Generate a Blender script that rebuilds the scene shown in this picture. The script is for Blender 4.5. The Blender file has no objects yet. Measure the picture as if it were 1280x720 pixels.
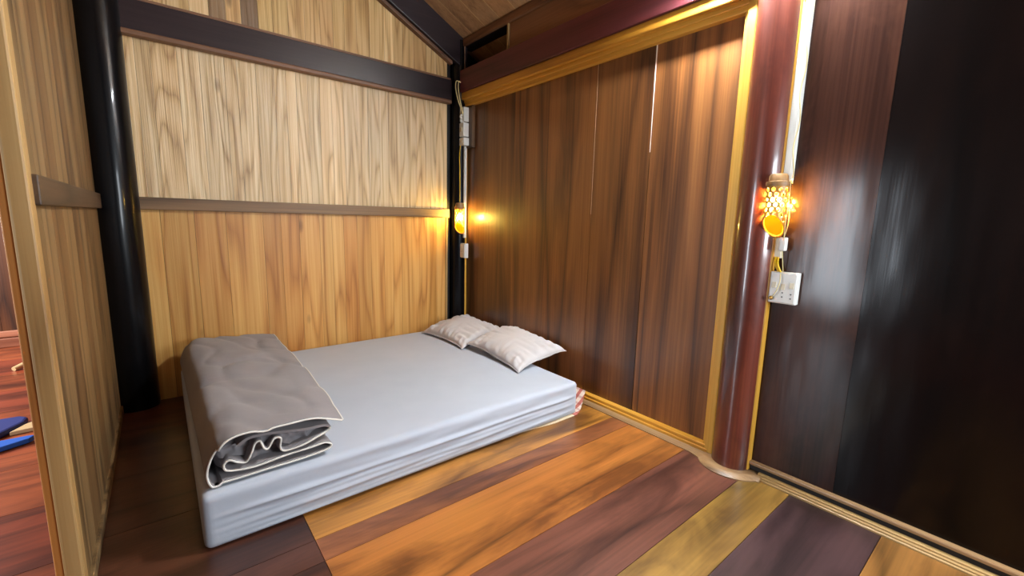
import bpy, bmesh, math, random
from mathutils import Vector, Matrix, noise as mnoise
random.seed(7)
S = bpy.context.scene
COL = S.collection
PI = math.pi

# ------------------------------------------------------------------ camera
RT = Vector((0.77791546, -0.62786656, 0.02512198))
DN = Vector((-0.07788817, -0.13601916, -0.98763972))
FW = Vector((0.62352303, 0.76634351, -0.15471479))
cam = bpy.data.objects.new('camera', bpy.data.cameras.new('camera'))
COL.objects.link(cam)
M = Matrix.Identity(4)
for i in range(3):
    M[i][0], M[i][1], M[i][2] = RT[i], -DN[i], -FW[i]
M[0][3], M[1][3], M[2][3] = 0.0, 0.0, 1.2
cam.matrix_world = M
cam.data.sensor_width = 36.0
cam.data.lens = 36.0 * 542.27 / 1280.0
cam.data.clip_start = 0.02
S.camera = cam

# ------------------------------------------------------------------ view, world, large lights
S.view_settings.view_transform = 'Standard'
S.view_settings.look = 'None'
S.view_settings.exposure = 0.62
S.view_settings.gamma = 1.0
S.view_settings.use_curve_mapping = False
W = bpy.data.worlds.new('world'); S.world = W; W.use_nodes = True
W.node_tree.nodes['Background'].inputs[0].default_value = (0.85, 0.92, 1.0, 1)
W.node_tree.nodes['Background'].inputs[1].default_value = 0.03

def area_light(name, loc, target, sx, sy, power, color):
    d = bpy.data.lights.new(name, 'AREA'); d.shape = 'RECTANGLE'; d.size = sx; d.size_y = sy
    d.energy = power; d.color = color
    o = bpy.data.objects.new(name, d); COL.objects.link(o); o.location = loc
    o.rotation_euler = (Vector(target) - Vector(loc)).to_track_quat('-Z', 'Y').to_euler()
    return o
# daylight from the hall; unseen fills added in far hall and behind camera
area_light('hall_daylight', (-2.3, 1.68, 1.0), (2.18, .55, 1.0), .5, 1.5, 40, (0.80, 0.90, 1.0))
area_light('hall_fill_far', (-2.3, 4.2, 1.6), (-0.5, 4.6, 0.2), 1.2, 1.4, 95, (0.95, 0.97, 1.0))  # unseen lamp added to brighten the hall floor, no window built
area_light('front_fill', (1.75, -1.1, 1.35), (0.8, 2.4, 0.4), .9, .8, 40, (0.86, 0.93, 1.0))  # unseen fill lamp added to light the mattress front
TUBE_STRENGTH = 1000.0     # the tube lamp on the beam over the right-hand wall
BULB_STRENGTH = 1150.0    # bulbs of the two bamboo lamps

# ------------------------------------------------------------------ helpers
def srgb(r, g, b):
    f = lambda c: (c/255/12.92) if c/255 <= .04045 else ((c/255+.055)/1.055)**2.4
    return (f(r), f(g), f(b), 1.0)

class MB:
    def __init__(s):
        s.v = []; s.f = []; s.r = []; s.c = []
    def vert(s, p):
        s.v.append(tuple(p)); return len(s.v)-1
    def face(s, ids, rnd=0.0, col=(1, 1, 1, 1)):
        s.f.append(tuple(ids)); s.r.append(rnd); s.c.append(col)
    def box(s, a, b, rnd=0.0, col=(1, 1, 1, 1)):
        x0, y0, z0 = [min(p, q) for p, q in zip(a, b)]; x1, y1, z1 = [max(p, q) for p, q in zip(a, b)]
        n = len(s.v)
        for z in (z0, z1):
            for x, y in ((x0, y0), (x1, y0), (x1, y1), (x0, y1)): s.v.append((x, y, z))
        for q in ((3, 2, 1, 0), (4, 5, 6, 7), (0, 1, 5, 4), (1, 2, 6, 5), (2, 3, 7, 6), (3, 0, 4, 7)):
            s.face([n+i for i in q], rnd, col)
    def prism(s, poly, axis, a, b, rnd=0.0, col=(1, 1, 1, 1)):
        """poly: 2-D points in the plane perpendicular to axis (kept in xyz order), extruded from a to b"""
        n = len(s.v); k = len(poly)
        for t in (a, b):
            for p in poly:
                q = list(p); q.insert(axis, t); s.v.append(tuple(q))
        s.face([n+i for i in range(k)][::-1], rnd, col); s.face([n+k+i for i in range(k)], rnd, col)
        for i in range(k):
            j = (i+1) % k
            s.face((n+i, n+j, n+k+j, n+k+i), rnd, col)
    def tube(s, pts, rad, seg=10, closed=False, cap=True):
        P = [Vector(p) for p in pts]; m = len(P); n = len(s.v)
        rr = rad if isinstance(rad, (list, tuple)) else [rad]*m
        up = None
        for i in range(m):
            if closed: t = P[(i+1) % m]-P[i-1]
            else: t = P[min(i+1, m-1)]-P[max(i-1, 0)]
            if t.length < 1e-9: t = Vector((0, 0, 1))
            t.normalize()
            if up is None:
                up = Vector((0, 0, 1)) if abs(t.z) < .9 else Vector((1, 0, 0))
            up = (up - t*up.dot(t))
            if up.length < 1e-6: up = t.orthogonal()
            up.normalize(); w = t.cross(up)
            for k in range(seg):
                a = 2*PI*k/seg
                s.v.append(tuple(P[i] + (up*math.cos(a)+w*math.sin(a))*rr[i]))
        for i in range(m if closed else m-1):
            j = (i+1) % m
            for k in range(seg):
                l = (k+1) % seg
                s.face((n+i*seg+k, n+i*seg+l, n+j*seg+l, n+j*seg+k))
        if cap and not closed:
            s.face([n+k for k in range(seg)][::-1]); s.face([n+(m-1)*seg+k for k in range(seg)])
    def lathe(s, prof, c=(0, 0, 0), seg=32):
        n = len(s.v); m = len(prof)
        for r, z in prof:
            for k in range(seg):
                a = 2*PI*k/seg; s.v.append((c[0]+r*math.cos(a), c[1]+r*math.sin(a), c[2]+z))
        for i in range(m-1):
            for k in range(seg):
                l = (k+1) % seg
                s.face((n+i*seg+k, n+i*seg+l, n+(i+1)*seg+l, n+(i+1)*seg+k))
        s.face([n+k for k in range(seg)][::-1]); s.face([n+(m-1)*seg+k for k in range(seg)])
    def build(s, name, mat, parent=None, smooth=False, bevel=0.0, bseg=2, fixn=True):
        me = bpy.data.meshes.new(name)
        me.from_pydata(s.v, [], s.f)
        a = me.attributes.new('rnd', 'FLOAT', 'FACE'); a.data.foreach_set('value', s.r)
        c = me.attributes.new('tone', 'FLOAT_COLOR', 'FACE')
        c.data.foreach_set('color', [x for q in s.c for x in q])
        if fixn:
            bm = bmesh.new(); bm.from_mesh(me); bmesh.ops.recalc_face_normals(bm, faces=bm.faces); bm.to_mesh(me); bm.free()
        if smooth:
            me.polygons.foreach_set('use_smooth', [True]*len(me.polygons))
            if smooth == 'auto': me.set_sharp_from_angle(angle=math.radians(40))
        me.materials.append(mat)
        o = bpy.data.objects.new(name, me); COL.objects.link(o)
        if parent: o.parent = parent
        if bevel:
            b = o.modifiers.new('bevel', 'BEVEL'); b.width = bevel; b.segments = bseg; b.limit_method = 'ANGLE'
        return o

def structure(o): o['kind'] = 'structure'; return o
def tag(o, label, cat, group=None):
    o['label'] = label; o['category'] = cat
    if group: o['group'] = group
    return o
def thing(name, label, cat, loc=(0, 0, 0), rz=0, group=None):
    o = bpy.data.objects.new(name, None); COL.objects.link(o)
    o.empty_display_size = .05; o.location = loc; o.rotation_euler = (0, 0, rz)
    return tag(o, label, cat, group)
def catmull(pts, n=10, closed=False):
    P = [Vector(p) for p in pts]; out = []; m = len(P)
    for i in range(m if closed else m-1):
        g = (lambda k: P[k % m]) if closed else (lambda k: P[max(0, min(m-1, k))])
        a, b, c, d = g(i-1), g(i), g(i+1), g(i+2)
        for k in range(n):
            t = k/n
            out.append(.5*((2*b)+(c-a)*t+(2*a-5*b+4*c-d)*t*t+(3*b-a-3*c+d)*t**3))
    if not closed: out.append(P[-1])
    return out
def N3(x, y, z=0.0): return mnoise.noise(Vector((x, y, z)))

# ------------------------------------------------------------------ materials
class NT:
    def __init__(s, name):
        s.m = bpy.data.materials.new(name); s.m.use_nodes = True; s.t = s.m.node_tree
        s.b = s.t.nodes['Principled BSDF']
    def n(s, t, **kw):
        o = s.t.nodes.new(t)
        for k, v in kw.items(): setattr(o, k, v)
        return o
    def l(s, a, b): s.t.links.new(a, b)
    def math(s, op, a, b=None, c=None):
        o = s.n('ShaderNodeMath', operation=op)
        for i, q in enumerate((a, b, c)):
            if q is None: continue
            if isinstance(q, (int, float)): o.inputs[i].default_value = q
            else: s.l(q, o.inputs[i])
        return o.outputs[0]
    def mix(s, f, a, b, blend='MIX'):
        o = s.n('ShaderNodeMix', data_type='RGBA', blend_type=blend)
        for i, q in ((0, f), (6, a), (7, b)):
            if isinstance(q, (int, float)): o.inputs[i].default_value = q
            elif isinstance(q, tuple): o.inputs[i].default_value = q
            else: s.l(q, o.inputs[i])
        return o.outputs[2]
    def ramp(s, f, stops, interp='LINEAR'):
        o = s.n('ShaderNodeValToRGB'); e = o.color_ramp; e.interpolation = interp
        while len(e.elements) < len(stops): e.elements.new(.5)
        for q, (p, c) in zip(e.elements, stops):
            q.position = p; q.color = c if isinstance(c, tuple) else (c, c, c, 1)
        s.l(f, o.inputs[0]); return o.outputs[0]
    def noise(s, vec, scale, detail=3, rough=.5, dist=0):
        o = s.n('ShaderNodeTexNoise'); o.inputs['Scale'].default_value = scale
        o.inputs['Detail'].default_value = detail; o.inputs['Roughness'].default_value = rough
        o.inputs['Distortion'].default_value = dist
        s.l(vec, o.inputs['Vector']); return o.outputs['Fac']
    def coords(s, scale, attr=True):
        tc = s.n('ShaderNodeTexCoord'); v = tc.outputs['Object']
        if attr:
            a = s.n('ShaderNodeAttribute', attribute_name='rnd')
            q = s.n('ShaderNodeVectorMath', operation='MULTIPLY_ADD')
            cb = s.n('ShaderNodeCombineXYZ')
            for i in range(3): s.l(a.outputs['Fac'], cb.inputs[i])
            s.l(cb.outputs[0], q.inputs[0]); q.inputs[1].default_value = (37.0, 53.0, 71.0); s.l(v, q.inputs[2]); v = q.outputs[0]
        mp = s.n('ShaderNodeMapping'); mp.inputs['Scale'].default_value = scale
        s.l(v, mp.inputs['Vector']); return mp.outputs[0]
    def set(s, **kw):
        for k, v in kw.items():
            k = k.replace('_', ' ')
            if isinstance(v, (int, float, tuple)): s.b.inputs[k].default_value = v
            else: s.l(v, s.b.inputs[k])
    def bump(s, h, strength, dist=.01):
        o = s.n('ShaderNodeBump'); o.inputs['Strength'].default_value = strength; o.inputs['Distance'].default_value = dist
        s.l(h, o.inputs['Height']); s.l(o.outputs[0], s.b.inputs['Normal']); return o

def plain(name, col, rough=.5, **kw):
    t = NT(name); t.set(Base_Color=col, Roughness=rough, **kw); return t.m

AX = {'z': lambda a, b: (a, a, b), 'x': lambda a, b: (b, a, a), 'y': lambda a, b: (a, b, a)}
def wood(name, dark, mid, light, axis='z', rings=9.0, ring_scale=3.0, fine=90.0, rough=.5, spec=.5, coat=0.0, coat_rough=.15,
         bump=.15, stain=None, stain_amt=0.0, stain_scale=3.0, stain_stretch=.12, knots=0.0, wavy=0.0, wavy_scale=4.0,
         ring_c=.5, tone=1.0, stretch=.09, fine_c=.6):
    """planks: contours of a stretched noise give plain-sawn grain, every plank shifted by its own number and tinted by its own tone"""
    t = NT(name)
    va = t.coords(AX[axis](1.0, stretch)); vb = t.coords(AX[axis](1.0, .012)); vc = t.coords(AX[axis](1.0, stain_stretch))
    big = t.noise(va, ring_scale, 2.0, .45)
    cont = t.math('PINGPONG', t.math('MULTIPLY', big, rings), .5)
    cont = t.math('MULTIPLY', cont, 2.0)
    cont = t.math('POWER', cont, 2.6)
    fn = t.noise(vb, fine, 4.0, .65)
    fn2 = t.noise(vb, fine*.25, 3.0, .6)
    g = t.math('ADD', t.math('MULTIPLY', cont, ring_c), t.math('ADD', t.math('MULTIPLY', fn, fine_c), t.math('MULTIPLY', fn2, 1.0-ring_c)))
    g = t.math('ADD', g, -.5*fine_c)
    c = t.ramp(g, [(0.08, light), (.45, mid), (.9, dark)])
    if stain:
        sf = t.ramp(t.noise(vc, stain_scale, 4.0, .62, .6), [(.46, 0.0), (.68, 1.0)])
        c = t.mix(t.math('MULTIPLY', sf, stain_amt), c, stain)
    at = t.n('ShaderNodeAttribute', attribute_name='tone')
    if tone: c = t.mix(tone, c, at.outputs['Color'], 'MULTIPLY')
    if knots:
        vk = t.coords(AX[axis](1.0, .42))
        vo = t.n('ShaderNodeTexVoronoi'); vo.inputs['Scale'].default_value = 4.0; t.l(vk, vo.inputs['Vector'])
        kf = t.ramp(vo.outputs['Distance'], [(0.0, 1.0), (.045, .8), (.10, 0.0)])
        c = t.mix(t.math('MULTIPLY', kf, knots), c, tuple(x*.45 for x in dark[:3])+(1,))
    t.set(Base_Color=c, Roughness=rough, Specular_IOR_Level=spec)
    if coat: t.set(Coat_Weight=coat, Coat_Roughness=coat_rough)
    if bump or wavy:
        h = t.math('MULTIPLY', g, bump)
        if wavy:
            vw = t.coords(AX[axis](1.0, .3), False)
            h = t.math('ADD', h, t.math('MULTIPLY', t.noise(vw, wavy_scale, 2.0, .5), wavy))
        b = t.bump(h, 1.0, .01)
        if coat: t.l(b.outputs[0], t.b.inputs['Coat Normal'])
    return t.m

M_pale = wood('pale_planks', srgb(156, 120, 76), srgb(212, 180, 130), srgb(236, 212, 170), rings=14, ring_scale=4.2, rough=.40, coat=.25, coat_rough=.35, bump=.30, knots=.8, ring_c=.42, fine_c=.95, fine=110)
M_gold = wood('golden_planks', srgb(160, 102, 44), srgb(206, 150, 78), srgb(226, 180, 108), rings=9, ring_scale=3.6, rough=.45, bump=.12, knots=.7, ring_c=.4, fine_c=.7)
M_left = wood('partition_planks', srgb(64, 46, 30), srgb(120, 94, 60), srgb(144, 116, 78), rings=7, ring_scale=3.0, rough=.5, bump=.1, knots=.4)
M_jamb = wood('jamb_wood', srgb(128, 94, 52), srgb(162, 126, 76), srgb(182, 148, 96), rings=5, rough=.5, bump=.1)
M_jambd = wood('jamb_wood_orange', srgb(140, 84, 32), srgb(186, 120, 54), srgb(204, 140, 72), rings=5, rough=.5, bump=.1)
M_rail = wood('rail_wood', srgb(70, 50, 32), srgb(112, 84, 56), srgb(140, 108, 72), 'x', rings=6, rough=.5, bump=.1)
M_railb = wood('rail_wood_side', srgb(44, 31, 21), srgb(72, 52, 34), srgb(92, 68, 47), 'y', rings=6, rough=.5, bump=.1)
M_beam = wood('dark_beam', srgb(18, 12, 16), srgb(32, 22, 28), srgb(46, 34, 38), 'x', rings=5, rough=.38, bump=.06)
M_beamy = wood('plum_beam', srgb(58, 24, 28), srgb(94, 42, 46), srgb(108, 54, 54), 'y', rings=5, rough=.42, bump=.06)
M_board = wood('brown_board', srgb(84, 50, 30), srgb(128, 86, 56), srgb(148, 104, 70), 'y', rings=5, rough=.5, bump=.06)
M_bead = wood('bead_wood', srgb(80, 52, 38), srgb(116, 82, 60), srgb(140, 102, 76), 'x', rings=5, rough=.5, bump=.05)
M_ochre = wood('ochre_frame', srgb(150, 96, 22), srgb(196, 138, 44), srgb(218, 164, 66), 'y', rings=5, rough=.4, bump=.08)
M_ochrez = wood('ochre_frame_upright', srgb(156, 104, 28), srgb(204, 150, 54), srgb(224, 174, 78), 'z', rings=5, rough=.4, bump=.08)
M_ceil = wood('ceiling_planks', srgb(124, 88, 58), srgb(176, 134, 92), srgb(196, 154, 110), 'x', ring_c=.25, rings=5, rough=.5, bump=.08)
M_panel = wood('lacquered_panel', srgb(62, 34, 16), srgb(120, 76, 38), srgb(150, 100, 54), rings=6, ring_scale=2.6, rough=.45, spec=.4, coat=.55, coat_rough=.2,
               bump=.06, stain=srgb(44, 22, 15), stain_amt=.6, stain_scale=6.0, stain_stretch=.07, wavy=.5, wavy_scale=5.0, stretch=.05)
M_panel2 = wood('lacquered_dark_panel', srgb(22, 12, 10), srgb(44, 26, 21), srgb(60, 37, 29), rings=4, ring_scale=2.0, rough=.55, spec=.03, coat=.5, coat_rough=.15,
                bump=.012, stain=srgb(78, 50, 38), stain_amt=.5, stain_scale=5.0, stain_stretch=.35, wavy=.45, wavy_scale=4.5, stretch=.05)
M_floor = wood('lacquered_floor', srgb(130, 130, 130), srgb(218, 218, 218), srgb(255, 255, 255), 'x', rings=6, ring_scale=2.4, rough=.36, coat=.35, coat_rough=.22,
               bump=.05, stain=srgb(96, 74, 84), stain_amt=.72, stain_scale=6.0, stain_stretch=.26, wavy=.25, wavy_scale=3.0, stretch=.16)
M_mould = wood('skirting_wood', srgb(84, 62, 42), srgb(138, 106, 72), srgb(166, 132, 92), 'y', rings=5, rough=.4, bump=.05)
M_mould2 = wood('ribbed_skirting_wood', srgb(96, 72, 40), srgb(156, 124, 76), srgb(184, 152, 100), 'y', rings=5, rough=.4, bump=.05)
M_black = plain('dark_gap', srgb(14, 11, 12), .6)
M_bpil = wood('black_lacquer', srgb(4, 4, 6), srgb(8, 8, 11), srgb(12, 12, 16), rings=4, rough=.3, spec=.15, coat=.22, coat_rough=.08, bump=.03, wavy=.5, wavy_scale=6)
M_rpil = wood('red_lacquer', srgb(50, 20, 14), srgb(92, 38, 26), srgb(114, 54, 39), rings=4, rough=.35, coat=.8, coat_rough=.09, bump=.04,
              stain=srgb(52, 20, 16), stain_amt=.6, stain_scale=6, stain_stretch=.4, wavy=.4, wavy_scale=6)
M_recess = wood('recess_wood', srgb(9, 6, 6), srgb(14, 9, 9), srgb(20, 13, 12), 'y', rings=4, rough=.6)
M_hallw = wood('hall_wall_planks', srgb(44, 22, 10), srgb(88, 48, 22), srgb(112, 64, 30), rings=6, rough=.5)
M_hallb = wood('hall_skirting', srgb(120, 66, 44), srgb(168, 104, 76), srgb(190, 126, 96), 'x', rings=4, rough=.45)

def cloth(name, col, col2, scale=700, rough=.9, sheen=.15, bump=.12, blotch=.5):
    t = NT(name); v = t.coords((1, 1, 1), False)
    c = t.mix(t.ramp(t.noise(v, 5, 3), [(.35, 0.0), (.65, blotch)]), col, col2)
    t.set(Base_Color=c, Roughness=rough, Sheen_Weight=sheen, Specular_IOR_Level=.2)
    h = t.math('ADD', t.math('MULTIPLY', t.noise(v, scale, 1), .25), t.math('MULTIPLY', t.noise(v, 28, 3), .6))
    t.bump(h, bump, .006)
    return t.m
M_sheet = cloth('pale_grey_sheet', srgb(184, 191, 203), srgb(177, 184, 197))
M_duvet = cloth('taupe_grey_cover', srgb(146, 141, 143), srgb(134, 129, 132), bump=.3)
M_pipe = plain('white_piping', srgb(226, 222, 214), .8)
M_pillow = cloth('pillow_grey', srgb(204, 199, 198), srgb(196, 191, 191), bump=.25)
M_white = plain('white_plastic', srgb(226, 226, 220), .35)
M_cream = plain('cream_plastic', srgb(214, 204, 178), .4)
M_grey = plain('grey_socket', srgb(70, 66, 62), .5)
M_creamw = plain('cream_wire', srgb(222, 206, 150), .45)
M_yelw = plain('yellow_wire', srgb(232, 190, 30), .45)
M_brass = plain('brass', srgb(150, 116, 60), .3, Metallic=.9)
M_mount = wood('mounting_wood', srgb(52, 34, 20), srgb(86, 60, 36), srgb(108, 78, 48), rings=4, rough=.5)
M_cap = wood('bamboo_node_wood', srgb(96, 66, 36), srgb(140, 102, 60), srgb(168, 130, 84), rings=6, rough=.5)
M_blue = plain('bright_blue_foam', srgb(28, 92, 190), .6)
M_navy = plain('dark_blue_foam', srgb(34, 46, 112), .6)
M_leak = plain('pale_crack_daylight', srgb(240, 226, 208), .7)  # daylight leaking through a crack, put into the colour of a strip
M_leak2 = plain('tan_crack_daylight', srgb(190, 150, 116), .7)  # dimmer leak of daylight, also given as plain colour
M_stick = plain('pale_wood', srgb(206, 172, 124), .5)

def bamboo():
    t = NT('bamboo_shade'); v = t.coords((1, 1, .08), False)
    c = t.mix(t.noise(v, 160, 3), srgb(150, 104, 40), srgb(204, 152, 66))
    t.set(Base_Color=c, Roughness=.45); return t.m
M_bamboo = bamboo()
def membrane():
    t = NT('bamboo_membrane'); d = t.n('ShaderNodeBsdfDiffuse'); tr = t.n('ShaderNodeBsdfTranslucent'); mx = t.n('ShaderNodeMixShader')
    d.inputs[0].default_value = srgb(236, 186, 50); tr.inputs[0].default_value = srgb(255, 196, 40)
    mx.inputs[0].default_value = .6; t.l(d.outputs[0], mx.inputs[1]); t.l(tr.outputs[0], mx.inputs[2])
    out = [n for n in t.t.nodes if n.type == 'OUTPUT_MATERIAL'][0]; t.l(mx.outputs[0], out.inputs[0]); return t.m
M_memb = membrane()
def glow(name, col, s):
    t = NT(name); t.set(Base_Color=(0, 0, 0, 1), Emission_Color=col, Emission_Strength=s); return t.m
M_bulb = glow('warm_bulb', (1.0, .68, .12, 1), BULB_STRENGTH)
M_tube = glow('tube_glow', (.88, .95, 1.0, 1), TUBE_STRENGTH)

def g(v): return (v, v, v, 1)
def tint(r, gg, b): return (r, gg, b, 1)
def jit(a=.12, warm=.04):
    k = 1+random.uniform(-a, a); w = random.uniform(-warm, warm)
    return (k*(1+w), k, k*(1-w*1.5), 1)

# ------------------------------------------------------------------ large structure
XR, YB = 2.18, 3.46
# floor: wide boards running along X, each board a tone of its own, left ones darkened for shade
fl = MB()
T = lambda r, gg, b: srgb(r, gg, b)
def board(x0, x1, y0, y1, col):
    e = .0012
    fl.box((x0+e, y0+e, -.03), (x1-e, y1-e, 0), random.random(), col)
rows = [(-2.4, -1.7), (-1.7, -1.1), (-1.1, -.55), (-.55, -.12), (-.12, .265), (.265, .59), (.59, .785), (.785, 1.09), (1.09, 1.45), (1.45, 1.575), (1.575, 2.05), (2.05, 2.5), (2.5, 3.0), (3.0, 3.5)]
tones = {4: T(158, 108, 54), 5: T(80, 56, 56), 6: T(164, 124, 56), 7: T(122, 74, 58), 8: T(188, 116, 52), 9: T(164, 100, 60), 10: T(204, 138, 58)}
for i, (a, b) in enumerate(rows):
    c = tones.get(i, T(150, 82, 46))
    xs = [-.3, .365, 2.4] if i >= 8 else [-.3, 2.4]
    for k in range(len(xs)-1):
        board(xs[k], xs[k+1], a, b, c if (k or len(xs) == 2) else T(94, 54, 38))  # red-brown boards left of the joint, tone lowered for shade beside the mattress
for i in range(20):
    a = -2.4+i*.44
    board(-3.2, -.3, a, a+.44, random.choice([T(164, 78, 42), T(182, 90, 48), T(154, 68, 42)]))
fl.box((-3.2, -2.4, -.06), (2.4, 6.4, -.031), .3, T(40, 20, 12))
structure(fl.build('floor', M_floor))

# back wall of pale planks
def planks_x(mb, xs, zf0, zf1, y0, y1, tones):
    for i in range(len(xs)-1):
        a, b = xs[i]+.0008, xs[i+1]-.0008
        n = len(mb.v); r = random.random(); c = tones[i % len(tones)]
        dy = random.uniform(0, .0015)
        mb.prism([(a, zf0(a)), (b, zf0(b)), (b, zf1(b)), (a, zf1(a))], 1, y0-dy, y1, r, c)
k_ = lambda v: (lambda x: v)
low = MB()
planks_x(low, [-.25, -.08, .014, .183, .352, .569, .68, .801, .94, 1.03, 1.117, 1.223, 1.33, 1.441, 1.52, 1.596, 1.69, 1.783, 1.86, 1.925, 2.035],
         k_(0), k_(1.245), YB, YB+.03,
         [tint(.9, .88, .85), tint(.98, 1.0, .98), tint(.8, .78, .7), tint(.85, .78, .7), tint(1, .98, .95), tint(.82, .72, .62), tint(.95, .85, .75), tint(1.05, 1.0, .95), tint(.98, .95, .9), tint(1.05, 1.04, 1.02), tint(.92, .8, .68), tint(.86, .8, .7), tint(.96, .9, .82), tint(1.03, 1, .95), tint(1.06, 1.04, 1), tint(.98, .95, .88), tint(1.02, .98, .92), tint(1.04, 1.02, .98), tint(.92, .85, .7), tint(1.03, 1, .95)])
structure(low.build('wall_back', M_gold))
upm = MB()
planks_x(upm, [-.25, -.03, .04, .167, .277, .406, .473, .58, .687, .76, .825, .9, .976, 1.06, 1.148, 1.245, 1.332, 1.42, 1.495, 1.597, 1.67, 1.739, 1.83, 1.927, 2.035],
         k_(1.245), k_(2.29), YB, YB+.03, [jit(.1) for _ in range(23)])
structure(upm.build('wall_back', M_pale))
roof = lambda x: 2.70+.50*(2.18-x)
gab = MB()
gx = [-.25, .248, .346, .435, .519, .615, .70, .794, .9, 1.003, 1.09, 1.171, 1.26, 1.36, 1.476, 1.555, 1.629, 1.72, 1.83, 1.93, 2.035]
planks_x(gab, gx, k_(2.29), lambda x: roof(x)-.1, YB, YB+.03,
         [tint(.9, .85, .75), tint(1.1, 1.05, 1.0), tint(.45, .4, .4), tint(1, .88, .75), tint(.34, .3, .32), tint(.95, .9, .7), tint(.92, .85, .65), tint(.98, .9, .75), tint(.94, .85, .7), tint(.85, .72, .56), tint(.92, .84, .66), tint(.88, .78, .6), tint(.9, .8, .62), tint(.96, .88, .7), tint(1.25, 1.25, 1.15), tint(.9, .82, .66), tint(.94, .85, .68), tint(.85, .72, .55), tint(1, .94, .8), tint(1, .92, .75)])
structure(gab.build('wall_back', M_pale))
# corner edge strip at right end of back wall
s = MB(); s.box((2.02, 3.448, 0), (2.036, 3.462, 1.21)); structure(s.build('trim_1', M_jamb))
# closing wall behind the planks
s = MB(); s.box((-.3, 3.492, 0), (2.6, 3.55, 4.2)); structure(s.build('wall_outer', M_recess))

# rail across the back wall
s = MB(); s.box((-.12, 3.425, 1.207), (2.045, 3.46, 1.281)); structure(s.build('trim_2', M_rail, bevel=.004))
# dark beam, with a bead above and below
s = MB(); s.box((-.2, 3.42, 2.208), (2.06, 3.46, 2.372)); structure(s.build('trim_3', M_beam, bevel=.003))
s = MB(); s.box((-.2, 3.405, 2.176), (2.055, 3.46, 2.208)); structure(s.build('trim_4', M_bead, bevel=.010, bseg=4))
s = MB(); s.box((-.2, 3.42, 2.372), (2.05, 3.46, 2.388)); structure(s.build('trim_5', M_bead, bevel=.005))
# sloping bead and rafter under the roof
def slope_bar(name, mat, off0, off1, y0, y1, x0=-.2, x1=2.1, bevel=.004):
    m = MB(); m.prism([(x0, roof(x0)+off0), (x1, roof(x1)+off0), (x1, roof(x1)+off1), (x0, roof(x0)+off1)], 1, y0, y1)
    return structure(m.build(name, mat, bevel=bevel))
slope_bar('trim_6', M_bead, -.262, -.234, 3.41, 3.46, x1=2.06)
slope_bar('trim_7', M_beam, -.234, .03, 3.38, 3.46, x1=2.19)

# ceiling planks running up the slope
ce = MB()
y = -2.4
while y < 3.5:
    w = random.choice([.12, .14, .16, .2])
    if 2.5 < y: w = .19
    ce.prism([(-3.2, roof(-3.2)), (2.5, roof(2.5)), (2.5, roof(2.5)+.02), (-3.2, roof(-3.2)+.02)], 1, y+.003, y+w-.003, random.random(), jit(.12))
    y += w
structure(ce.build('ceiling', M_ceil))
gp = MB(); gp.prism([(-3.2, roof(-3.2)+.001), (2.6, roof(2.6)+.001), (2.6, roof(2.6)+.05), (-3.2, roof(-3.2)+.05)], 1, -2.4, 6.4)
structure(gp.build('ceiling_outer', plain('pale_underlay', srgb(206, 178, 128), .7)))

# left partition: planks, post at its open end, rail
pw = MB()
ys = [1.722, 1.83, 1.99, 2.197, 2.42, 2.58, 2.72, 2.88, 3.05, 3.22, 3.49]
ptone = [tint(.72, .68, .6), tint(.95, .92, .88), tint(.72, .6, .5), tint(1.05, 1.0, .92), tint(.75, .62, .52), tint(1.02, .98, .92), tint(.8, .7, .6), tint(.95, .9, .82), tint(.85, .78, .7), tint(.9, .84, .76)]
for i in range(len(ys)-1):
    pw.box((-.305, ys[i]+.001, 0), (-.257, ys[i+1]-.001, 4.0), random.random(), ptone[i])
structure(pw.build('wall_left', M_left))
s = MB(); s.box((-.289, 1.655, 0), (-.248, 1.71, 4.0)); structure(s.build('trim_8', M_jamb, bevel=.006))
s = MB(); s.box((-.3075, 1.665, 0), (-.2885, 1.73, 4.0)); structure(s.build('trim_9', M_jambd, bevel=.003))
s = MB(); s.box((-.29, 1.7105, 0), (-.278, 1.7225, 4.0)); structure(s.build('trim_10', M_recess))
s = MB(); s.box((-.262, 1.70, 1.207), (-.235, 3.42, 1.288)); structure(s.build('trim_11', M_railb, bevel=.004))
s = MB(); s.box((-.262, 1.735, 0), (-.246, 3.4, .045)); structure(s.build('baseboard_left', M_left, bevel=.003))

# hall beyond the partition
hw = MB()
x = -3.2
while x < -.1:
    hw.box((x+.001, 5.6, 0), (x+.159, 5.63, 4.6), random.random(), jit(.15)); x += .16
structure(hw.build('wall_hall', M_hallw))
s = MB(); s.box((-3.2, 5.57, .085), (-.1, 5.6, .14)); s.box((-3.2, 5.55, 0), (-.1, 5.6, .08)); structure(s.build('baseboard_hall', M_hallb, bevel=.006))
s = MB(); s.box((-.32, 3.55, 0), (-.27, 5.6, 4.2)); structure(s.build('wall_hall_side', M_hallw))
s = MB(); s.box((-3.25, -2.4, 0), (-3.2, 5.6, 5.4)); structure(s.build('wall_hall_left', M_hallw))

# right wall: first panel of wide lacquered boards
rp = MB()
yb = [.93, 1.498, 1.91, 2.338, 2.72, 3.1, 3.49]
ptn = [tint(1.15, 1.1, 1.05), tint(.88, .84, .8), tint(1.05, 1, .95), tint(1.0, .98, .95), tint(.72, .72, .75), tint(.62, .6, .6)]
for i in range(len(yb)-1):
    gap = .0025 if i in (0, 1) else .001
    rp.box((2.20, yb[i]+gap, 0), (2.23, yb[i+1]-gap, 2.22), random.random(), ptn[i])
structure(rp.build('wall_right', M_panel))
# pale strips as daylight leaking through the cracks between the boards
s = MB(); s.box((2.231, .93, 0), (2.245, 3.49, 2.26)); structure(s.build('wall_right_outer', plain('crack_lining', srgb(236, 224, 206), .8)))
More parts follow.
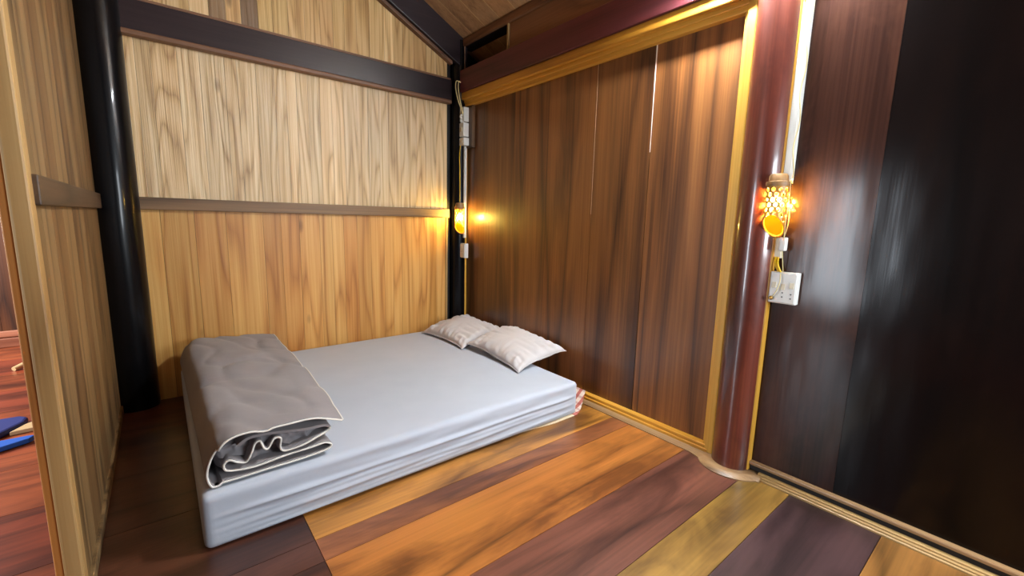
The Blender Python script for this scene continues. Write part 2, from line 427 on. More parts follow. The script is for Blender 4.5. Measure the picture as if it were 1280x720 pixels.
# second panel
rq = MB()
yq = [-2.4, -1.1, -.35, .448, .83]
qt = [g(.09), g(.10), tint(.11, .10, .11), tint(1.2, 1.08, 1.0)]
for i in range(len(yq)-1):
    rq.box((2.185, yq[i]+.0006, 0), (2.23, yq[i+1]-.0006, 2.3), random.random(), qt[i])
structure(rq.build('wall_right', M_panel2))
m = MB(); m.prism([(1.4945, 2.168), (1.5015, 2.168), (1.4992, 1.60), (1.4970, 1.60)], 0, 2.1990, 2.206); structure(m.build('daylight_strip_26', M_leak))  # pale strip painted in as daylight leaking through the board crack
m = MB(); m.prism([(1.9075, 2.168), (1.9115, 2.168), (1.9108, 1.25), (1.9092, 1.25)], 0, 2.1990, 2.206); structure(m.build('daylight_strip_27', M_leak2))  # tan strip standing for the daylight leak in the next crack
# ochre frame of first panel
def strip_z(name, mat, y0, y1, z0, z1, xf, bev=.004, step=True):
    m = MB(); w = y1-y0
    m.box((xf, y0, z0), (2.235, y1, z1))
    return structure(m.build(name, mat, bevel=bev))
strip_z('trim_12', M_ochrez, .965, 1.006, 0, 2.21, 2.155)
strip_z('trim_13', M_ochrez, 1.004, 1.022, .03, 2.185, 2.168)
s = MB(); s.box((2.150, .99, .006), (2.235, 3.45, .034)); s.box((2.160, .99, .030), (2.235, 3.45, .052)); structure(s.build('trim_14', M_ochre, bevel=.004))
s = MB(); s.box((2.165, 1.0, 2.165), (2.235, 3.45, 2.20)); s.box((2.155, .99, 2.192), (2.235, 3.45, 2.222)); structure(s.build('trim_15', M_ochre, bevel=.005))
s = MB(); s.box((2.13, .96, 2.216), (2.235, 3.45, 2.275)); structure(s.build('trim_16', M_ochre, bevel=.006))
strip_z('trim_17', M_ochrez, 3.385, 3.41, 0, 2.17, 2.165)
# plum beam, upper board with dark recess at its far end
s = MB(); s.box((2.115, -2.4, 2.275), (2.24, 3.46, 2.452)); structure(s.build('trim_18', M_beamy, bevel=.004))
s = MB(); s.box((2.17, -2.4, 2.452), (2.24, 2.775, 2.72)); structure(s.build('wall_right', M_board))
s = MB(); s.box((2.148, -2.4, 2.448), (2.172, 2.76, 2.470)); structure(s.build('trim_19', M_bead, bevel=.005))
s = MB(); s.box((2.155, 2.772, 2.452), (2.24, 2.788, 2.66)); structure(s.build('trim_20', M_jamb, bevel=.002))
s = MB(); s.box((2.153, 3.372, 2.452), (2.166, 3.386, 2.66)); structure(s.build('trim_21', M_bead, bevel=.002))
s = MB(); s.box((2.5, 2.6, 2.3), (2.52, 3.5, 2.8)); s.box((2.24, 2.6, 2.40), (2.5, 3.5, 2.452)); s.box((2.167, 2.79, 2.655), (2.5, 3.44, 2.672)); s.box((2.241, 2.6, 2.452), (2.5, 2.62, 2.655)); structure(s.build('wall_recess', M_recess))
s = MB(); s.box((2.14, -2.4, 2.655), (2.166, 3.40, 2.71)); structure(s.build('trim_22', M_board, bevel=.003))
s = MB(); s.box((2.245, -2.4, -.06), (2.30, 3.55, 2.40)); structure(s.build('wall_right_back', M_recess))
# upright ochre strip on the near side of the red post
m = MB(); m.box((2.150, .782, .02), (2.235, .826, 2.3)); m.box((2.142, .797, .02), (2.235, .811, 2.3)); structure(m.build('trim_23', M_ochrez, bevel=.003))

# skirting: a stepped moulding along the wall, swept round the foot of the red post
def sweep(path, prof):
    m = MB(); P = [Vector(p) for p in path]; n = len(P); k = len(prof)
    for i in range(n):
        a = (P[i]-P[i-1]).normalized() if i else (P[1]-P[0]).normalized()
        b = (P[i+1]-P[i]).normalized() if i < n-1 else a
        t = (a+b).normalized(); nr = Vector((-t.y, t.x)); sc = 1/max(.4, nr.dot(Vector((-a.y, a.x))))
        for o, z in prof:
            q = P[i]+nr*o*sc; m.v.append((q.x, q.y, z))
    for i in range(n-1):
        for j in range(k):
            l = (j+1) % k
            m.face((i*k+j, i*k+l, (i+1)*k+l, (i+1)*k+j))
    m.face(range(k)); m.face([(n-1)*k+j for j in range(k)])
    return m
PC = Vector((2.18, .875))
arc = [(2.16, 3.4), (2.16, 1.06)] + [(PC.x-.108*math.sin(a), PC.y+.108*math.cos(a)) for a in [math.radians(d) for d in range(25, 150, 8)]] + [(2.16, .75), (2.16, .715)]
prof = [(-.05, 0), (.0, 0), (.0, 0)]
prof1 = [(.03, .0), (-.046, .0), (-.046, .005), (-.038, .008), (-.034, .012), (-.026, .0135), (-.022, .017), (-.004, .019), (.03, .019)]
sk = sweep(arc, prof1)
structure(sk.build('baseboard_right', M_mould, smooth='auto'))
prof2 = [(.05, 0), (-.02, 0), (-.02, .007), (-.014, .010), (-.014, .016), (-.006, .019), (-.006, .025), (.002, .028), (.05, .028)]
sk = sweep([(2.153, .735), (2.153, -2.4)], prof2)
structure(sk.build('baseboard_right', M_mould2, smooth='auto'))
s = MB(); s.box((2.168, -2.4, .026), (2.2, .78, .050)); structure(s.build('trim_24', M_black))
s = MB(); s.box((2.158, -2.4, .050), (2.2, .79, .066)); structure(s.build('trim_25', M_mould, bevel=.004))

# ------------------------------------------------------------------ log pillars
def pillar(name, label, x, y, r0, r1, h, mat, rings=40):
    m = MB(); seg = 40
    for i in range(rings+1):
        z = h*i/rings; r = r0+(r1-r0)*i/rings
        for k in range(seg):
            a = 2*PI*k/seg
            rr = r*(1+.012*N3(math.cos(a)*1.5, math.sin(a)*1.5, z*2+x))
            m.v.append((rr*math.cos(a), rr*math.sin(a), z))
    for i in range(rings):
        for k in range(seg):
            l = (k+1) % seg
            m.face((i*seg+k, i*seg+l, (i+1)*seg+l, (i+1)*seg+k))
    m.face([k for k in range(seg)][::-1]); m.face([rings*seg+k for k in range(seg)])
    o = m.build(name, mat, smooth='auto'); o.location = (x, y, 0)
    return tag(o, label, 'pillar')
pillar('log_pillar', 'thick black lacquered log pillar at the left end of the pale plank wall', -.178, 3.43, .106, .102, 3.7, M_bpil)
pillar('log_pillar', 'slim black log pillar in the far corner behind the small lamp', 2.143, 3.436, .065, .063, 2.70, M_bpil)
rpil = pillar('log_pillar', 'glossy reddish brown round log post between the two dark panels', PC.x, PC.y, .091, .091, 2.275, M_rpil)
# bolt hole near its top
m = MB(); a = math.radians(158); m.lathe([(.010, 0), (.010, .004), (.006, .004), (.006, .001)], seg=20)
h = m.build('bolt_hole', M_black, rpil); h.location = (.0895*math.cos(a), .0895*math.sin(a), 2.185); h.rotation_euler = (0, PI/2, a)

# ------------------------------------------------------------------ mattress
def rbox(nx, ny, nz, sx, sy, sz, r):
    """surface grid of a box with rounded edges, centred in x,y and standing on z=0"""
    m = MB(); idx = {}
    def vid(i, j, k):
        key = (i, j, k)
        if key not in idx:
            p = Vector(((i/nx-.5)*sx, (j/ny-.5)*sy, (k/nz-.5)*sz))
            c = Vector([max(-h+r, min(h-r, q)) for q, h in zip(p, (sx/2, sy/2, sz/2))])
            d = p-c
            if d.length > 1e-9: d = d.normalized()*r
            idx[key] = m.vert(c+d+Vector((0, 0, sz/2)))
        return idx[key]
    for i in range(nx):
        for j in range(ny):
            for k, fl_ in ((0, True), (nz, False)):
                q = [vid(i, j, k), vid(i+1, j, k), vid(i+1, j+1, k), vid(i, j+1, k)]; m.face(q[::-1] if fl_ else q)
    for i in range(nx):
        for k in range(nz):
            for j, fl_ in ((0, False), (ny, True)):
                q = [vid(i, j, k), vid(i+1, j, k), vid(i+1, j, k+1), vid(i, j, k+1)]; m.face(q[::-1] if fl_ else q)
    for j in range(ny):
        for k in range(nz):
            for i, fl_ in ((0, True), (nx, False)):
                q = [vid(i, j, k), vid(i, j+1, k), vid(i, j+1, k+1), vid(i, j, k+1)]; m.face(q[::-1] if fl_ else q)
    return m
MX0, MX1, MY0, MY1, MH = .04, 1.965, 1.735, 3.38, .215
mt = thing('mattress', 'low double mattress in a fitted pale grey sheet on the wooden floor', 'mattress', ((MX0+MX1)/2, (MY0+MY1)/2, 0))
m = rbox(150, 90, 44, MX1-MX0, MY1-MY0, MH-.003, .026)
nv = []
ridges = [(.57, .009, .016, -.01), (.44, .010, .009, .0), (.33, .012, .013, -.012), (.22, .011, .010, -.02), (.12, .010, .012, -.02)]
for x, y, z in m.v:
    X = x+(MX1-MX0)/2; L = MX1-MX0; zz = z/MH
    z += .003
    if y < -(MY1-MY0)/2+.03 and .0 < zz < 1.0:
        u = X/L; fade = min(1, u/.18)*min(1, (1-u)/.06); d = 0
        for k, (c, w, amp, drift) in enumerate(ridges):
            cc = c + (u-.5)*.20*(.62-c)*1.2 + .012*N3(X*2.2, k*7.1)
            aa = amp*(.55+.9*abs(N3(X*1.6+3.3*k, k*3.7)))
            d += aa*math.exp(-((zz-cc)/(w*5.0))**2)*1.0
        d += .004*N3(X*4, zz*6)
        # sheet tucked in under the bottom edge
        y -= d*fade*.95*min(1, zz/.08)
    if z > MH*.8 and abs(y) < (MY1-MY0)/2-.02:
        z += .0035*N3(x*2.2, y*2.2, 3) + .0012*N3(x*9, y*7)
    nv.append((x, y, z))
m.v = nv
m.build('fitted_sheet', M_sheet, mt, smooth=True)
s = MB(); s.box((0, -.004, 0), (.012, .004, .034)); o = s.build('care_tag', M_white, mt, bevel=.001); o.location = (MX1-mt.location.x-.002, MY0-mt.location.y+.035, .150); o.rotation_euler = (0, .12, -.3)

# striped mat lying under the mattress, its hem and one corner peeping out
def stripe_mat():
    t = NT('striped_mat'); tc = t.n('ShaderNodeTexCoord'); sp = t.n('ShaderNodeSeparateXYZ'); t.l(tc.outputs['Object'], sp.inputs[0])
    f = t.math('FRACT', t.math('MULTIPLY', sp.outputs['Y'], 18.0)); st = t.math('LESS_THAN', f, .45)
    f2 = t.math('FRACT', t.math('MULTIPLY', sp.outputs['X'], 26.0)); st2 = t.math('MULTIPLY', t.math('LESS_THAN', f2, .35), .4)
    edge = t.math('LESS_THAN', sp.outputs['Y'], .006)
    c = t.mix(st2, t.mix(st, srgb(226, 206, 190), srgb(196, 112, 98)), srgb(150, 60, 60))
    c = t.mix(t.math('LESS_THAN', sp.outputs['X'], 1.93), c, srgb(222, 200, 168))
    t.set(Base_Color=c, Roughness=.85); return t.m
m = MB(); nx, ny = 60, 30
x0, x1, y0, y1 = .10, 2.125, 0, 1.6
def mat_pt(u, v):
    x = x0+(x1-x0)*u; y = y0+(y1-y0)*v
    # the near right corner is rounded and lifts towards the skirting
    d = max(0, x-1.96); z = .0015 + d*d*2.2 + max(0, d-.06)*.25
    if v < .2: y += .9*d*(1-v/.2)*.6
    y += .012*N3(x*3, 1)*(1-v) + .045*max(0, min(1, (1.75-x)/.3))*(1-v)
    return (x, y, z)
for layer in (0, 1):
    for i in range(nx+1):
        for j in range(ny+1):
            p = mat_pt(i/nx, (j/ny)**1.6); m.v.append((p[0], p[1], p[2]+(.0045 if layer else 0)))
n1 = (nx+1)*(ny+1); id_ = lambda i, j, l: l*n1+i*(ny+1)+j
for i in range(nx):
    for j in range(ny):
        for l in (0, 1): m.face((id_(i, j, l), id_(i+1, j, l), id_(i+1, j+1, l), id_(i, j+1, l)))
for i in range(nx):
    for j in (0, ny): m.face((id_(i, j, 0), id_(i+1, j, 0), id_(i+1, j, 1), id_(i, j, 1)))
for j in range(ny):
    for i in (0, nx): m.face((id_(i, j, 0), id_(i, j+1, 0), id_(i, j+1, 1), id_(i, j, 1)))
o = m.build('floor_mat', stripe_mat(), smooth='auto'); o.location = (0, 1.722, 0)
tag(o, 'red and cream striped mat peeping out under the right corner of the mattress', 'mat')

# ------------------------------------------------------------------ pillows
def pillow(label, loc, rx, ry, rz, a=.30, b=.215, H=.078, seed=0.0):
    t = thing('pillow', label, 'pillow', loc, 0, 'pillows at the head of the mattress')
    from mathutils import Euler
    RM = Euler((rx, ry, rz)).to_matrix()
    nu, nv_ = 72, 54; m = MB(); ids = {}
    def pt(i, j, sgn):
        u, v = -1+2*i/nu, -1+2*j/nv_
        # concave edges between pointed corners
        x = a*u*(1-.085*(1-v*v)*abs(u)**2); yy = b*v*(1-.11*(1-u*u)*abs(v)**2)
        w = max(0, (1-u*u))*max(0, (1-v*v))
        h = H*w**.46
        au, av = abs(u), abs(v)
        e = max(au, av)
        wr = (.022*N3(v*7+seed, u*1.6, seed)*au**1.3 + .030*N3(u*8+seed, v*1.4+9, seed)*av**1.3)*min(1, (1-e)*7)
        wr += .006*N3(u*2.3+seed, v*2.1, 4+seed)
        z = sgn*(h+wr*(1 if h > .004 else 0))
        if sgn < 0: z = max(z*.62, -.05)
        # corner ears droop a little
        z += -.012*(au*av)**4 + .010*N3(u*1.7+seed, v*1.7, 8+seed)
        q = RM @ Vector((x, yy, z))
        q.z = max(q.z, MH+.004-loc[2]+(0.0 if sgn < 0 else .002))
        return tuple(q)
    for sgn in (1, -1):
        for i in range(nu+1):
            for j in range(nv_+1):
                if i in (0, nu) or j in (0, nv_):
                    if (i, j) in ids: ids[(i, j, sgn)] = ids[(i, j)]; continue
                    ids[(i, j)] = ids[(i, j, sgn)] = m.vert(pt(i, j, 1))
                else: ids[(i, j, sgn)] = m.vert(pt(i, j, sgn))
        for i in range(nu):
            for j in range(nv_):
                q = [ids[(i, j, sgn)], ids[(i+1, j, sgn)], ids[(i+1, j+1, sgn)], ids[(i, j+1, sgn)]]
                m.face(q if sgn > 0 else q[::-1])
    m.build('pillowcase', M_pillow, t, smooth=True)
    # flat hem round the seam
    e = MB(); loop = [pt(i, 0, 1) for i in range(nu)]+[pt(nu, j, 1) for j in range(nv_)]+[pt(nu-i, nv_, 1) for i in range(nu)]+[pt(0, nv_-j, 1) for j in range(nv_)]
    e.tube(loop, .0035, 6, closed=True)
    e.build('hem', M_pillow, t, smooth=True)
    return t
pillow('pale grey pillow in the far corner, partly under the other pillow', (1.93, 3.01, MH+.055), math.radians(-8), 0.0, PI/2+.04, a=.308, b=.225, H=.088, seed=1.3)
pillow('pale grey pillow nearer the front, overlapping the one in the corner', (1.965, 2.37, MH+.074), math.radians(-11), math.radians(-4), PI/2-.02, a=.318, b=.215, H=.08, seed=5.2)

# ------------------------------------------------------------------ folded duvet
dv = thing('folded_duvet', 'thick folded grey duvet with white piping on the left end of the mattress', 'duvet', (0, 0, MH+.006))
# cross-section (x, z above the mattress): top flap > left roll > bottom layer > wavy inner layers
prof = [(.545, .150), (.46, .166), (.36, .180), (.25, .190), (.16, .190), (.105, .168), (.075, .11), (.066, .055), (.085, .016), (.15, .010), (.25, .012), (.36, .012), (.455, .018), (.492, .032), (.47, .050), (.40, .046), (.31, .042), (.22, .034), (.16, .036), (.125, .050), (.118, .072), (.135, .086), (.16, .07), (.185, .062), (.205, .095), (.218, .124), (.238, .128), (.25, .098), (.265, .092), (.285, .122), (.305, .118), (.30, .082), (.315, .060), (.37, .066), (.43, .082), (.475, .092), (.495, .108), (.47, .124), (.40, .128), (.33, .140), (.26, .152), (.20, .152), (.165, .130)]
cp = [Vector((p.x, p.y)) for p in catmull([(a, b, 0) for a, b in prof], 7)]
np_, ny = len(cp), 64
DY0, DY1 = 1.775, 3.30
def dpt(i, v, off=0.0):
    p = cp[i]; t = (cp[min(i+1, np_-1)]-cp[max(i-1, 0)]).normalized(); nr = Vector((t.y, -t.x))
    y = DY0+(DY1-DY0)*v
    s_ = i/(np_-1)
    inner = s_ > .33
    x, z = p.x, p.y
    k = .35+.65*min(1, v*6) if inner else 1
    # front end skewed: the right side of the flap reaches further to the front than its left
    if s_ < .12: y -= (.02-.055*(x-.1))*(1-v)
    if s_ < .2:
        z += (.010*N3(x*6, y*3.2, 1.7)+.006*N3(x*14, y*6, 4.4)) + .006*math.sin(v*9+x*8)*.5 - .02*max(0, .06-v)/.06*(.3)
        z += .012*math.sin(PI*v)
        cr = (1-abs(N3(x*4.2+y*1.6, y*1.5-x*1.2, 6.6))*2.2); z -= .012*max(0, cr)**5
        cr = (1-abs(N3(x*3.0-y*2.3+4, y*2.0+x*2.1, 2.2))*2.4); z -= .009*max(0, cr)**5
        x += .012*N3(y*3, 3.1)*max(0, 1-s_*8) + (.035*v if s_ < .08 else 0)*(1-s_/.08 if s_ < .08 else 0)
    elif s_ < .3:
        x += .010*N3(y*5, z*9, 2)
    if inner:
        x += .006*N3(y*6, s_*12); z += .004*N3(y*5, s_*10, 7); y += .010*N3(s_*22, 5) + .006
    x -= .02*v
    z = max(z + nr.y*off, .003)
    return Vector((x+nr.x*off, y, z))
m = MB(); TH = .005
for l, off in ((0, -TH), (1, TH)):
    for j in range(ny+1):
        for i in range(np_): m.v.append(tuple(dpt(i, j/ny, off)))
A = lambda l, j, i: l*(ny+1)*np_+j*np_+i
for j in range(ny):
    for i in range(np_-1):
        for l in (0, 1): m.face((A(l, j, i), A(l, j, i+1), A(l, j+1, i+1), A(l, j+1, i)))
for i in range(np_-1):
    for j in (0, ny): m.face((A(0, j, i), A(0, j, i+1), A(1, j, i+1), A(1, j, i)))
for j in range(ny):
    for i in (0, np_-1): m.face((A(0, j, i), A(0, j+1, i), A(1, j+1, i), A(1, j, i)))
m.build('cover', M_duvet, dv, smooth='auto')
# white piping along the front edge of the layers and along the free edge of the flap
ft = [dpt(i, 0)+Vector((0, -.004, 0)) for i in range(0, int(np_*.86), 1)]
p_ = MB(); p_.tube(ft, .0038, 8); p_.build('piping', M_pipe, dv, smooth=True)
p_ = MB(); p_.tube([dpt(0, j/ny)+Vector((.004, 0, 0)) for j in range(ny+1)], .0038, 8); p_.build('piping', M_pipe, dv, smooth=True)
# the stuffing that fills the roll
FL = DY1-DY0-.09
m = rbox(90, 40, 36, .385, FL, .128, .04)
def crumple(x, y, z):
    if y < -FL/2+.045:
        r1 = 1-abs(N3(x*9+z*6, z*26-x*5, 1.5))*2; r2 = 1-abs(N3(x*17-z*8, z*34+x*9, 5.5))*2
        y -= .026*max(0, r1)**2 + .012*max(0, r2)**2
        z += .006*N3(x*12, z*20, 3)
    return (x+.285, y+(DY0+DY1)/2+.02, z+.022)
m.v = [crumple(*p) for p in m.v]
m.build('filling', M_duvet, dv, smooth=True)

# ------------------------------------------------------------------ bamboo lamps
def lamp_shade():
    """a bamboo tube pierced with rows of round holes, cut off slanting at its lower end"""
    R_, H_ = .043, .215; nu, nz = 132, 116
    holes = []
    for r in range(7):
        z = .080+r*.0192
        for k in range(10):
            holes.append((((k+(.5 if r % 2 else 0))/10)*2*PI, z, .0088 if (r+k) % 4 else .0070))
    cutz = lambda x: .052+(x)*1.05     # low on the wall side, high on the room side
    m = MB(); ids = {}
    def P(i, j):
        a = 2*PI*(i % nu)/nu; z = H_*j/nz
        for (ha, hz, hr) in holes:
            da = (a-ha+PI) % (2*PI)-PI; du = da*R_; dz = z-hz; d = math.hypot(du, dz)
            if abs(d-hr) < .00125 and d > 1e-6:
                a = ha+du/d*hr/R_; z = hz+dz/d*hr; break
        return a, z
    pts = {}
    for i in range(nu):
        for j in range(nz+1): pts[(i, j)] = P(i, j)
    keep = []
    for i in range(nu):
        for j in range(nz):
            ca = 2*PI*(i+.5)/nu; cz = H_*(j+.5)/nz
            bad = any((((ca-ha+PI) % (2*PI)-PI)*R_)**2+(cz-hz)**2 < (hr-.0004)**2 for ha, hz, hr in holes)
            zt = H_*(j+1)/nz
            if zt < cutz(-R_*math.cos(ca)*1.0)-.0005: bad = True
            if not bad: keep.append((i, j))
    def vid(i, j, l):
        key = (i % nu, j, l)
        if key not in ids:
            a, z = pts[(i % nu, j)]; r = R_ if l else R_-.004
            z = max(z, cutz(-r*math.cos(a)))
            ids[key] = m.vert((r*math.cos(a), r*math.sin(a), z))
        return ids[key]
    ks = set(keep)
    for i, j in keep:
        for l in (0, 1):
            q = [vid(i, j, l), vid(i+1, j, l), vid(i+1, j+1, l), vid(i, j+1, l)]; m.face(q if l else q[::-1])
        for (di, dj, e) in ((-1, 0, ((0, 0), (0, 1))), (1, 0, ((1, 1), (1, 0))), (0, -1, ((1, 0), (0, 0))), (0, 1, ((0, 1), (1, 1)))):
            if ((i+di) % nu, j+dj) not in ks:
                (a, b), (c, d) = e
                m.face((vid(i+a, j+b, 0), vid(i+c, j+d, 0), vid(i+c, j+d, 1), vid(i+a, j+b, 1)))
    return m, cutz, R_, H_
shade_mb, cutz, LR, LH = lamp_shade()
def lamp(label, loc, rz):
    t = thing('bamboo_lamp', label, 'lamp', loc, rz, 'bamboo wall lamps')
    t.scale = (1, 1, 1.10)
    shade_mb.build('lamp_shade', M_bamboo, t, smooth='auto', fixn=False)
    c = MB(); c.lathe([(.0405, LH-.006), (.046, LH-.004), (.047, LH+.006), (.046, LH+.012), (.038, LH+.014), (.036, LH+.034), (.030, LH+.042), (.008, LH+.044)], seg=40)
    c.build('lamp_cap', M_cap, t, smooth='auto')
    d = MB(); k = 40; ring = []
    for i in range(k):
        a = 2*PI*i/k; r = LR-.0065; x = r*math.cos(a); ring.append((x, r*math.sin(a), cutz(-x)+.006))
    for off in (0, .002):
        for p in ring: d.v.append((p[0], p[1], p[2]+off))
    d.face(range(k)[::-1] if False else list(range(k))[::-1]); d.face([k+i for i in range(k)])
    for i in range(k): d.face((i, (i+1) % k, k+(i+1) % k, k+i))
    d.build('end_disc', M_memb, t)
    b = MB(); b.lathe([(.003, -.021), (.010, -.018), (.015, -.010), (.0165, 0), (.015, .009), (.010, .018), (.008, .030)], c=(0, 0, .142), seg=20)
    b.build('bulb', M_bulb, t, smooth=True)
    h = MB(); h.lathe([(.009, .170), (.011, .172), (.011, LH-.002), (.006, LH)], seg=16); h.build('lamp_holder', M_cream, t, smooth='auto')
    w = MB(); w.tube(catmull([(.0, -.048, LH+.01), (.004, -.0475, LH-.05), (-.003, -.0475, .10), (0, -.047, .03), (.006, -.046, .0)], 6), .0016, 6)
    w.build('side_wire', M_creamw, t, smooth=True)
    return t
# local +x points to the wall behind the lamp
L1 = lamp('glowing pierced bamboo lamp over the white socket box beside the red post', (2.098, .775, 1.142), 0)
L2 = lamp('glowing pierced bamboo lamp in the far corner above the pillows', (2.085, 3.322, 1.055), math.radians(35))

# ------------------------------------------------------------------ wiring right: trunking, twisted cord, switch, socket box
cd = thing('cable_trunking', 'white plastic cable trunking rising above the lamp beside the red post', 'trunking', (2.185, .766, 1.40))
m = MB(); m.box((-.026, -.019, 0), (0, .019, .86)); m.build('channel', M_white, cd, bevel=.003)
m = MB(); m.box((-.030, -.013, .0), (-.026, .013, .86)); m.build('lid', M_white, cd, bevel=.0015)
m = MB()
pts = []
for k in range(46):
    z = 2.27-k*.0195; pts.append((2.146+.004*math.cos(k*.55), .744+.006*math.sin(k*.55), z))
pts += [(2.135, .735, 1.405), (2.118, .728, 1.385)]
m.tube(catmull(pts, 3), .0026, 7)
tag(m.build('lamp_cord', M_creamw, None, smooth=True), 'thin cream cord winding down the white trunking to the right lamp', 'cord')
m = MB(); m.tube(catmull([(2.165, .79, 2.28), (2.160, .786, 2.20), (2.158, .775, 2.13), (2.165, .768, 2.10)], 6), .005, 8)
tag(m.build('supply_wire', M_yelw, None, smooth=True), 'yellow wire entering the top of the white trunking', 'wire')
m = MB(); m.box((-.022, -.018, -.045), (0, .018, .045))
o = m.build('junction_block', M_cream, bevel=.003); o.location = (2.184, .772, 1.105)
tag(o, 'flat cream block on the wall directly under the right lamp', 'connector')
m = MB(); m.box((-.03, -.014, -.03), (0, .014, .03))
o = m.build('inline_switch', M_white, bevel=.006, bseg=3); o.location = (2.155, .742, 1.125)
tag(o, 'small rounded white cord switch hanging beside the cream block', 'switch')
m = MB(); m.tube(catmull([(2.14, .742, 1.155), (2.138, .732, 1.21), (2.125, .726, 1.26), (2.11, .726, 1.30)], 6), .0018, 6); m.tube(catmull([(2.14, .742, 1.096), (2.15, .74, 1.05), (2.165, .738, 1.0)], 6), .0018, 6)
tag(m.build('switch_cord', M_creamw, None, smooth=True), 'cream cord running through the small switch beside the right lamp', 'cord')
m = MB(); m.tube(catmull([(2.165, .775, 1.065), (2.155, .768, 1.035), (2.158, .752, 1.0), (2.17, .748, .985)], 6), .0055, 8); m.tube(catmull([(2.165, .765, 1.065), (2.150, .757, 1.03), (2.154, .743, 1.0), (2.17, .738, .985)], 6), .0045, 8)
tag(m.build('yellow_cable', M_yelw, None, smooth=True), 'short yellow cable pair feeding into the white socket box', 'cable')
def socket_box(name, label, loc, rz, w, h, d, switches, sockets):
    t = thing(name, label, 'socket', loc, rz)
    m = MB(); m.box((-d, -w/2, -h/2), (0, w/2, h/2)); m.build('back_box', M_white, t, bevel=.004, bseg=3)
    m = MB(); m.box((-d-.005, -w/2+.004, -h/2+.004), (-d+.001, w/2-.004, h/2-.004)); m.build('faceplate', M_white, t, bevel=.003, bseg=3)
    for (y, z) in switches:
        m = MB(); m.prism([(-d-.0105, z-.013), (-d-.003, z-.013), (-d-.003, z+.013), (-d-.0065, z+.013)], 1, y-.0085, y+.0085); m.build('rocker_switch', M_cream, t, bevel=.001)
    for (y, z) in sockets:
        m = MB()
        for q in (-.0045, .0045):
            m.box((-d-.0058, y-.003, z+q*2.1-.0025), (-d-.004, y+.003, z+q*2.1+.0025))
        m.build('socket_hole', M_grey, t)
    return t
sb = socket_box('power_socket', 'square white double socket box with three small switches on the right wall', (2.184, .726, .93), 0, .112, .142, .034,
           [(.034, .012), (-.002, .006), (-.036, .014)], [(-.002, -.03), (-.036, -.034)])
m = MB(); m.tube(catmull([(2.138, .738, .995), (2.125, .732, .96), (2.122, .742, .915), (2.132, .762, .885)], 7), .0022, 7)
pc = thing('plug_lead', 'thin lead ending in a small brass plug across the socket box', 'lead', (0, 0, 0))
m.build('wire', M_creamw, pc, smooth=True)
m = MB(); m.lathe([(.003, 0), (.009, .001), (.009, .010), (.005, .013), (.004, .016)], seg=18); o = m.build('plug_end', M_brass, pc, smooth='auto'); o.location = (2.140, .764, .882); o.rotation_euler = (0, -PI/2, 0)

# ------------------------------------------------------------------ wiring in the far corner
m = MB(); m.box((2.168, 3.262, 1.815), (2.198, 3.405, 2.164)); o = m.build('mounting_board', M_mount, bevel=.003)
tag(o, 'narrow brown wooden board behind the white breakers in the far corner', 'board')
def breaker(label, z0, z1, y0, y1, d, kind):
    t = thing('circuit_breaker', label, 'breaker', (2.168, (y0+y1)/2, z0), 0, 'breakers in the far corner')
    w = y1-y0; h = z1-z0
    m = MB(); m.box((-d, -w/2, 0), (0, w/2, h)); m.build('housing', M_white, t, bevel=.004)
    m = MB(); m.box((-d-.007, -w/4, h*.35), (-d, w/4, h*.65)); m.build('toggle', M_cream, t, bevel=.002)
    return t
breaker('topmost white breaker on the corner board, with wires twisted in front', 2.03, 2.15, 3.315, 3.385, .052, 0)
breaker('middle white breaker on the corner board, the tallest of the three', 1.905, 2.022, 3.315, 3.385, .055, 1)
breaker('lowest and smallest white breaker on the corner board', 1.832, 1.897, 3.31, 3.39, .055, 1)
lw = thing('wire_loop', 'cream wires looping down the corner pillar to the breakers', 'wire', (0, 0, 0))
for dx in (0, .022):
    m = MB(); m.tube(catmull([(2.10, 3.343, 2.345), (2.06+dx, 3.345, 2.35), (2.045+dx*1.2, 3.335, 2.29), (2.062+dx*.9, 3.325, 2.2), (2.098+dx*.4, 3.325, 2.12), (2.125, 3.335, 2.07)], 8), .0042, 8)
    m.build('wire', M_creamw, lw, smooth=True)
m = MB(); m.tube(catmull([(2.118, 3.34, 2.09), (2.10, 3.345, 2.07), (2.12, 3.35, 2.05), (2.105, 3.345, 2.035), (2.125, 3.34, 2.02)], 6), .009, 8); m.build('splice', M_white, lw, smooth=True)
m = MB(); m.box((2.155, 3.352, 1.03), (2.175, 3.385, 1.83)); m.box((2.152, 3.356, 1.03), (2.156, 3.381, 1.83))
tag(m.build('cable_trunking', M_white, None, bevel=.003), 'slim white trunking from the breakers down past the corner lamp', 'trunking')
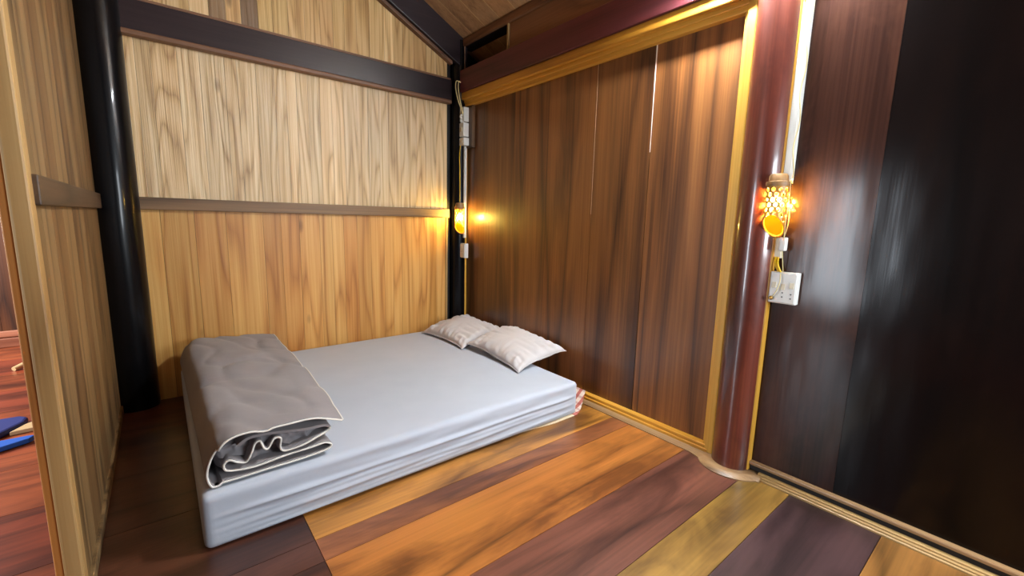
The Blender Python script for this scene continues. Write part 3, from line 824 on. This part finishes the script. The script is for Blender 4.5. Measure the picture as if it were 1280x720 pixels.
m = MB(); m.tube(catmull([(2.12, 3.37, 1.84), (2.085, 3.33, 1.75), (2.07, 3.30, 1.6), (2.085, 3.322, 1.45), (2.085, 3.322, 1.345)], 8), .0042, 8)
tag(m.build('lamp_cord', M_yelw, None, smooth=True), 'yellow cord dropping from the breakers to the corner lamp', 'cord')
sc = socket_box('power_socket', 'small upright white socket under the corner lamp', (2.165, 3.35, .915), 0, .10, .13, .035, [(0, .03)], [(0, -.02)])

# ------------------------------------------------------------------ things on the hall floor beyond the doorpost
def slab(name, poly, z0, z1, mat, bev=.006):
    m = MB(); m.prism([(x, y) for x, y in poly], 2, z0, z1); return m.build(name, mat, bevel=bev)
o = slab('floor_cushion', [(-1.35, 3.30), (-.735, 3.30), (-.66, 3.43), (-.655, 3.50), (-.69, 3.54), (-1.35, 3.60)], 0, .035, M_navy, .012)
tag(o, 'dark blue flat cushion on the red hall floor seen past the doorpost', 'cushion')
o = slab('floor_mat', [(-1.4, 3.02), (-.80, 3.06), (-.60, 3.165), (-.585, 3.20), (-.61, 3.21), (-1.4, 3.215)], 0.004, .030, M_blue, .004)
tag(o, 'bright blue pointed mat edge in front of the dark blue cushion', 'mat')
o = slab('wooden_peg', [(-.70, 3.33), (-.655, 3.42), (-.60, 3.47), (-.57, 3.44), (-.60, 3.34)], .0, .022, M_stick, .004)
tag(o, 'small pale wooden wedge beside the dark blue cushion', 'wedge')
m = MB(); m.tube([(-.915, 4.70, .016), (-.72, 4.95, .07)], [.016, .030], 10)
tag(m.build('wooden_stick', M_stick, None, smooth='auto'), 'pale wooden stick on the hall floor near the far skirting', 'stick')

# ------------------------------------------------------------------ tube lamp on the plum beam, just above the picture
tl = thing('tube_lamp', 'white tube lamp fixed along the beam above the red post', 'lamp', (2.05, .95, 2.42))
m = MB(); m.box((.02, -.33, -.02), (.065, .33, .02)); m.build('batten', M_white, tl, bevel=.004)
m = MB(); m.tube([(0, -.29, 0), (0, .29, 0)], .013, 14); m.build('tube', M_tube, tl, smooth='auto')
for s_ in (-1, 1):
    m = MB(); m.box((-.016, s_*.29-.012, -.018), (.03, s_*.29+.012, .018)); m.build('end_holder', M_white, tl, bevel=.003)
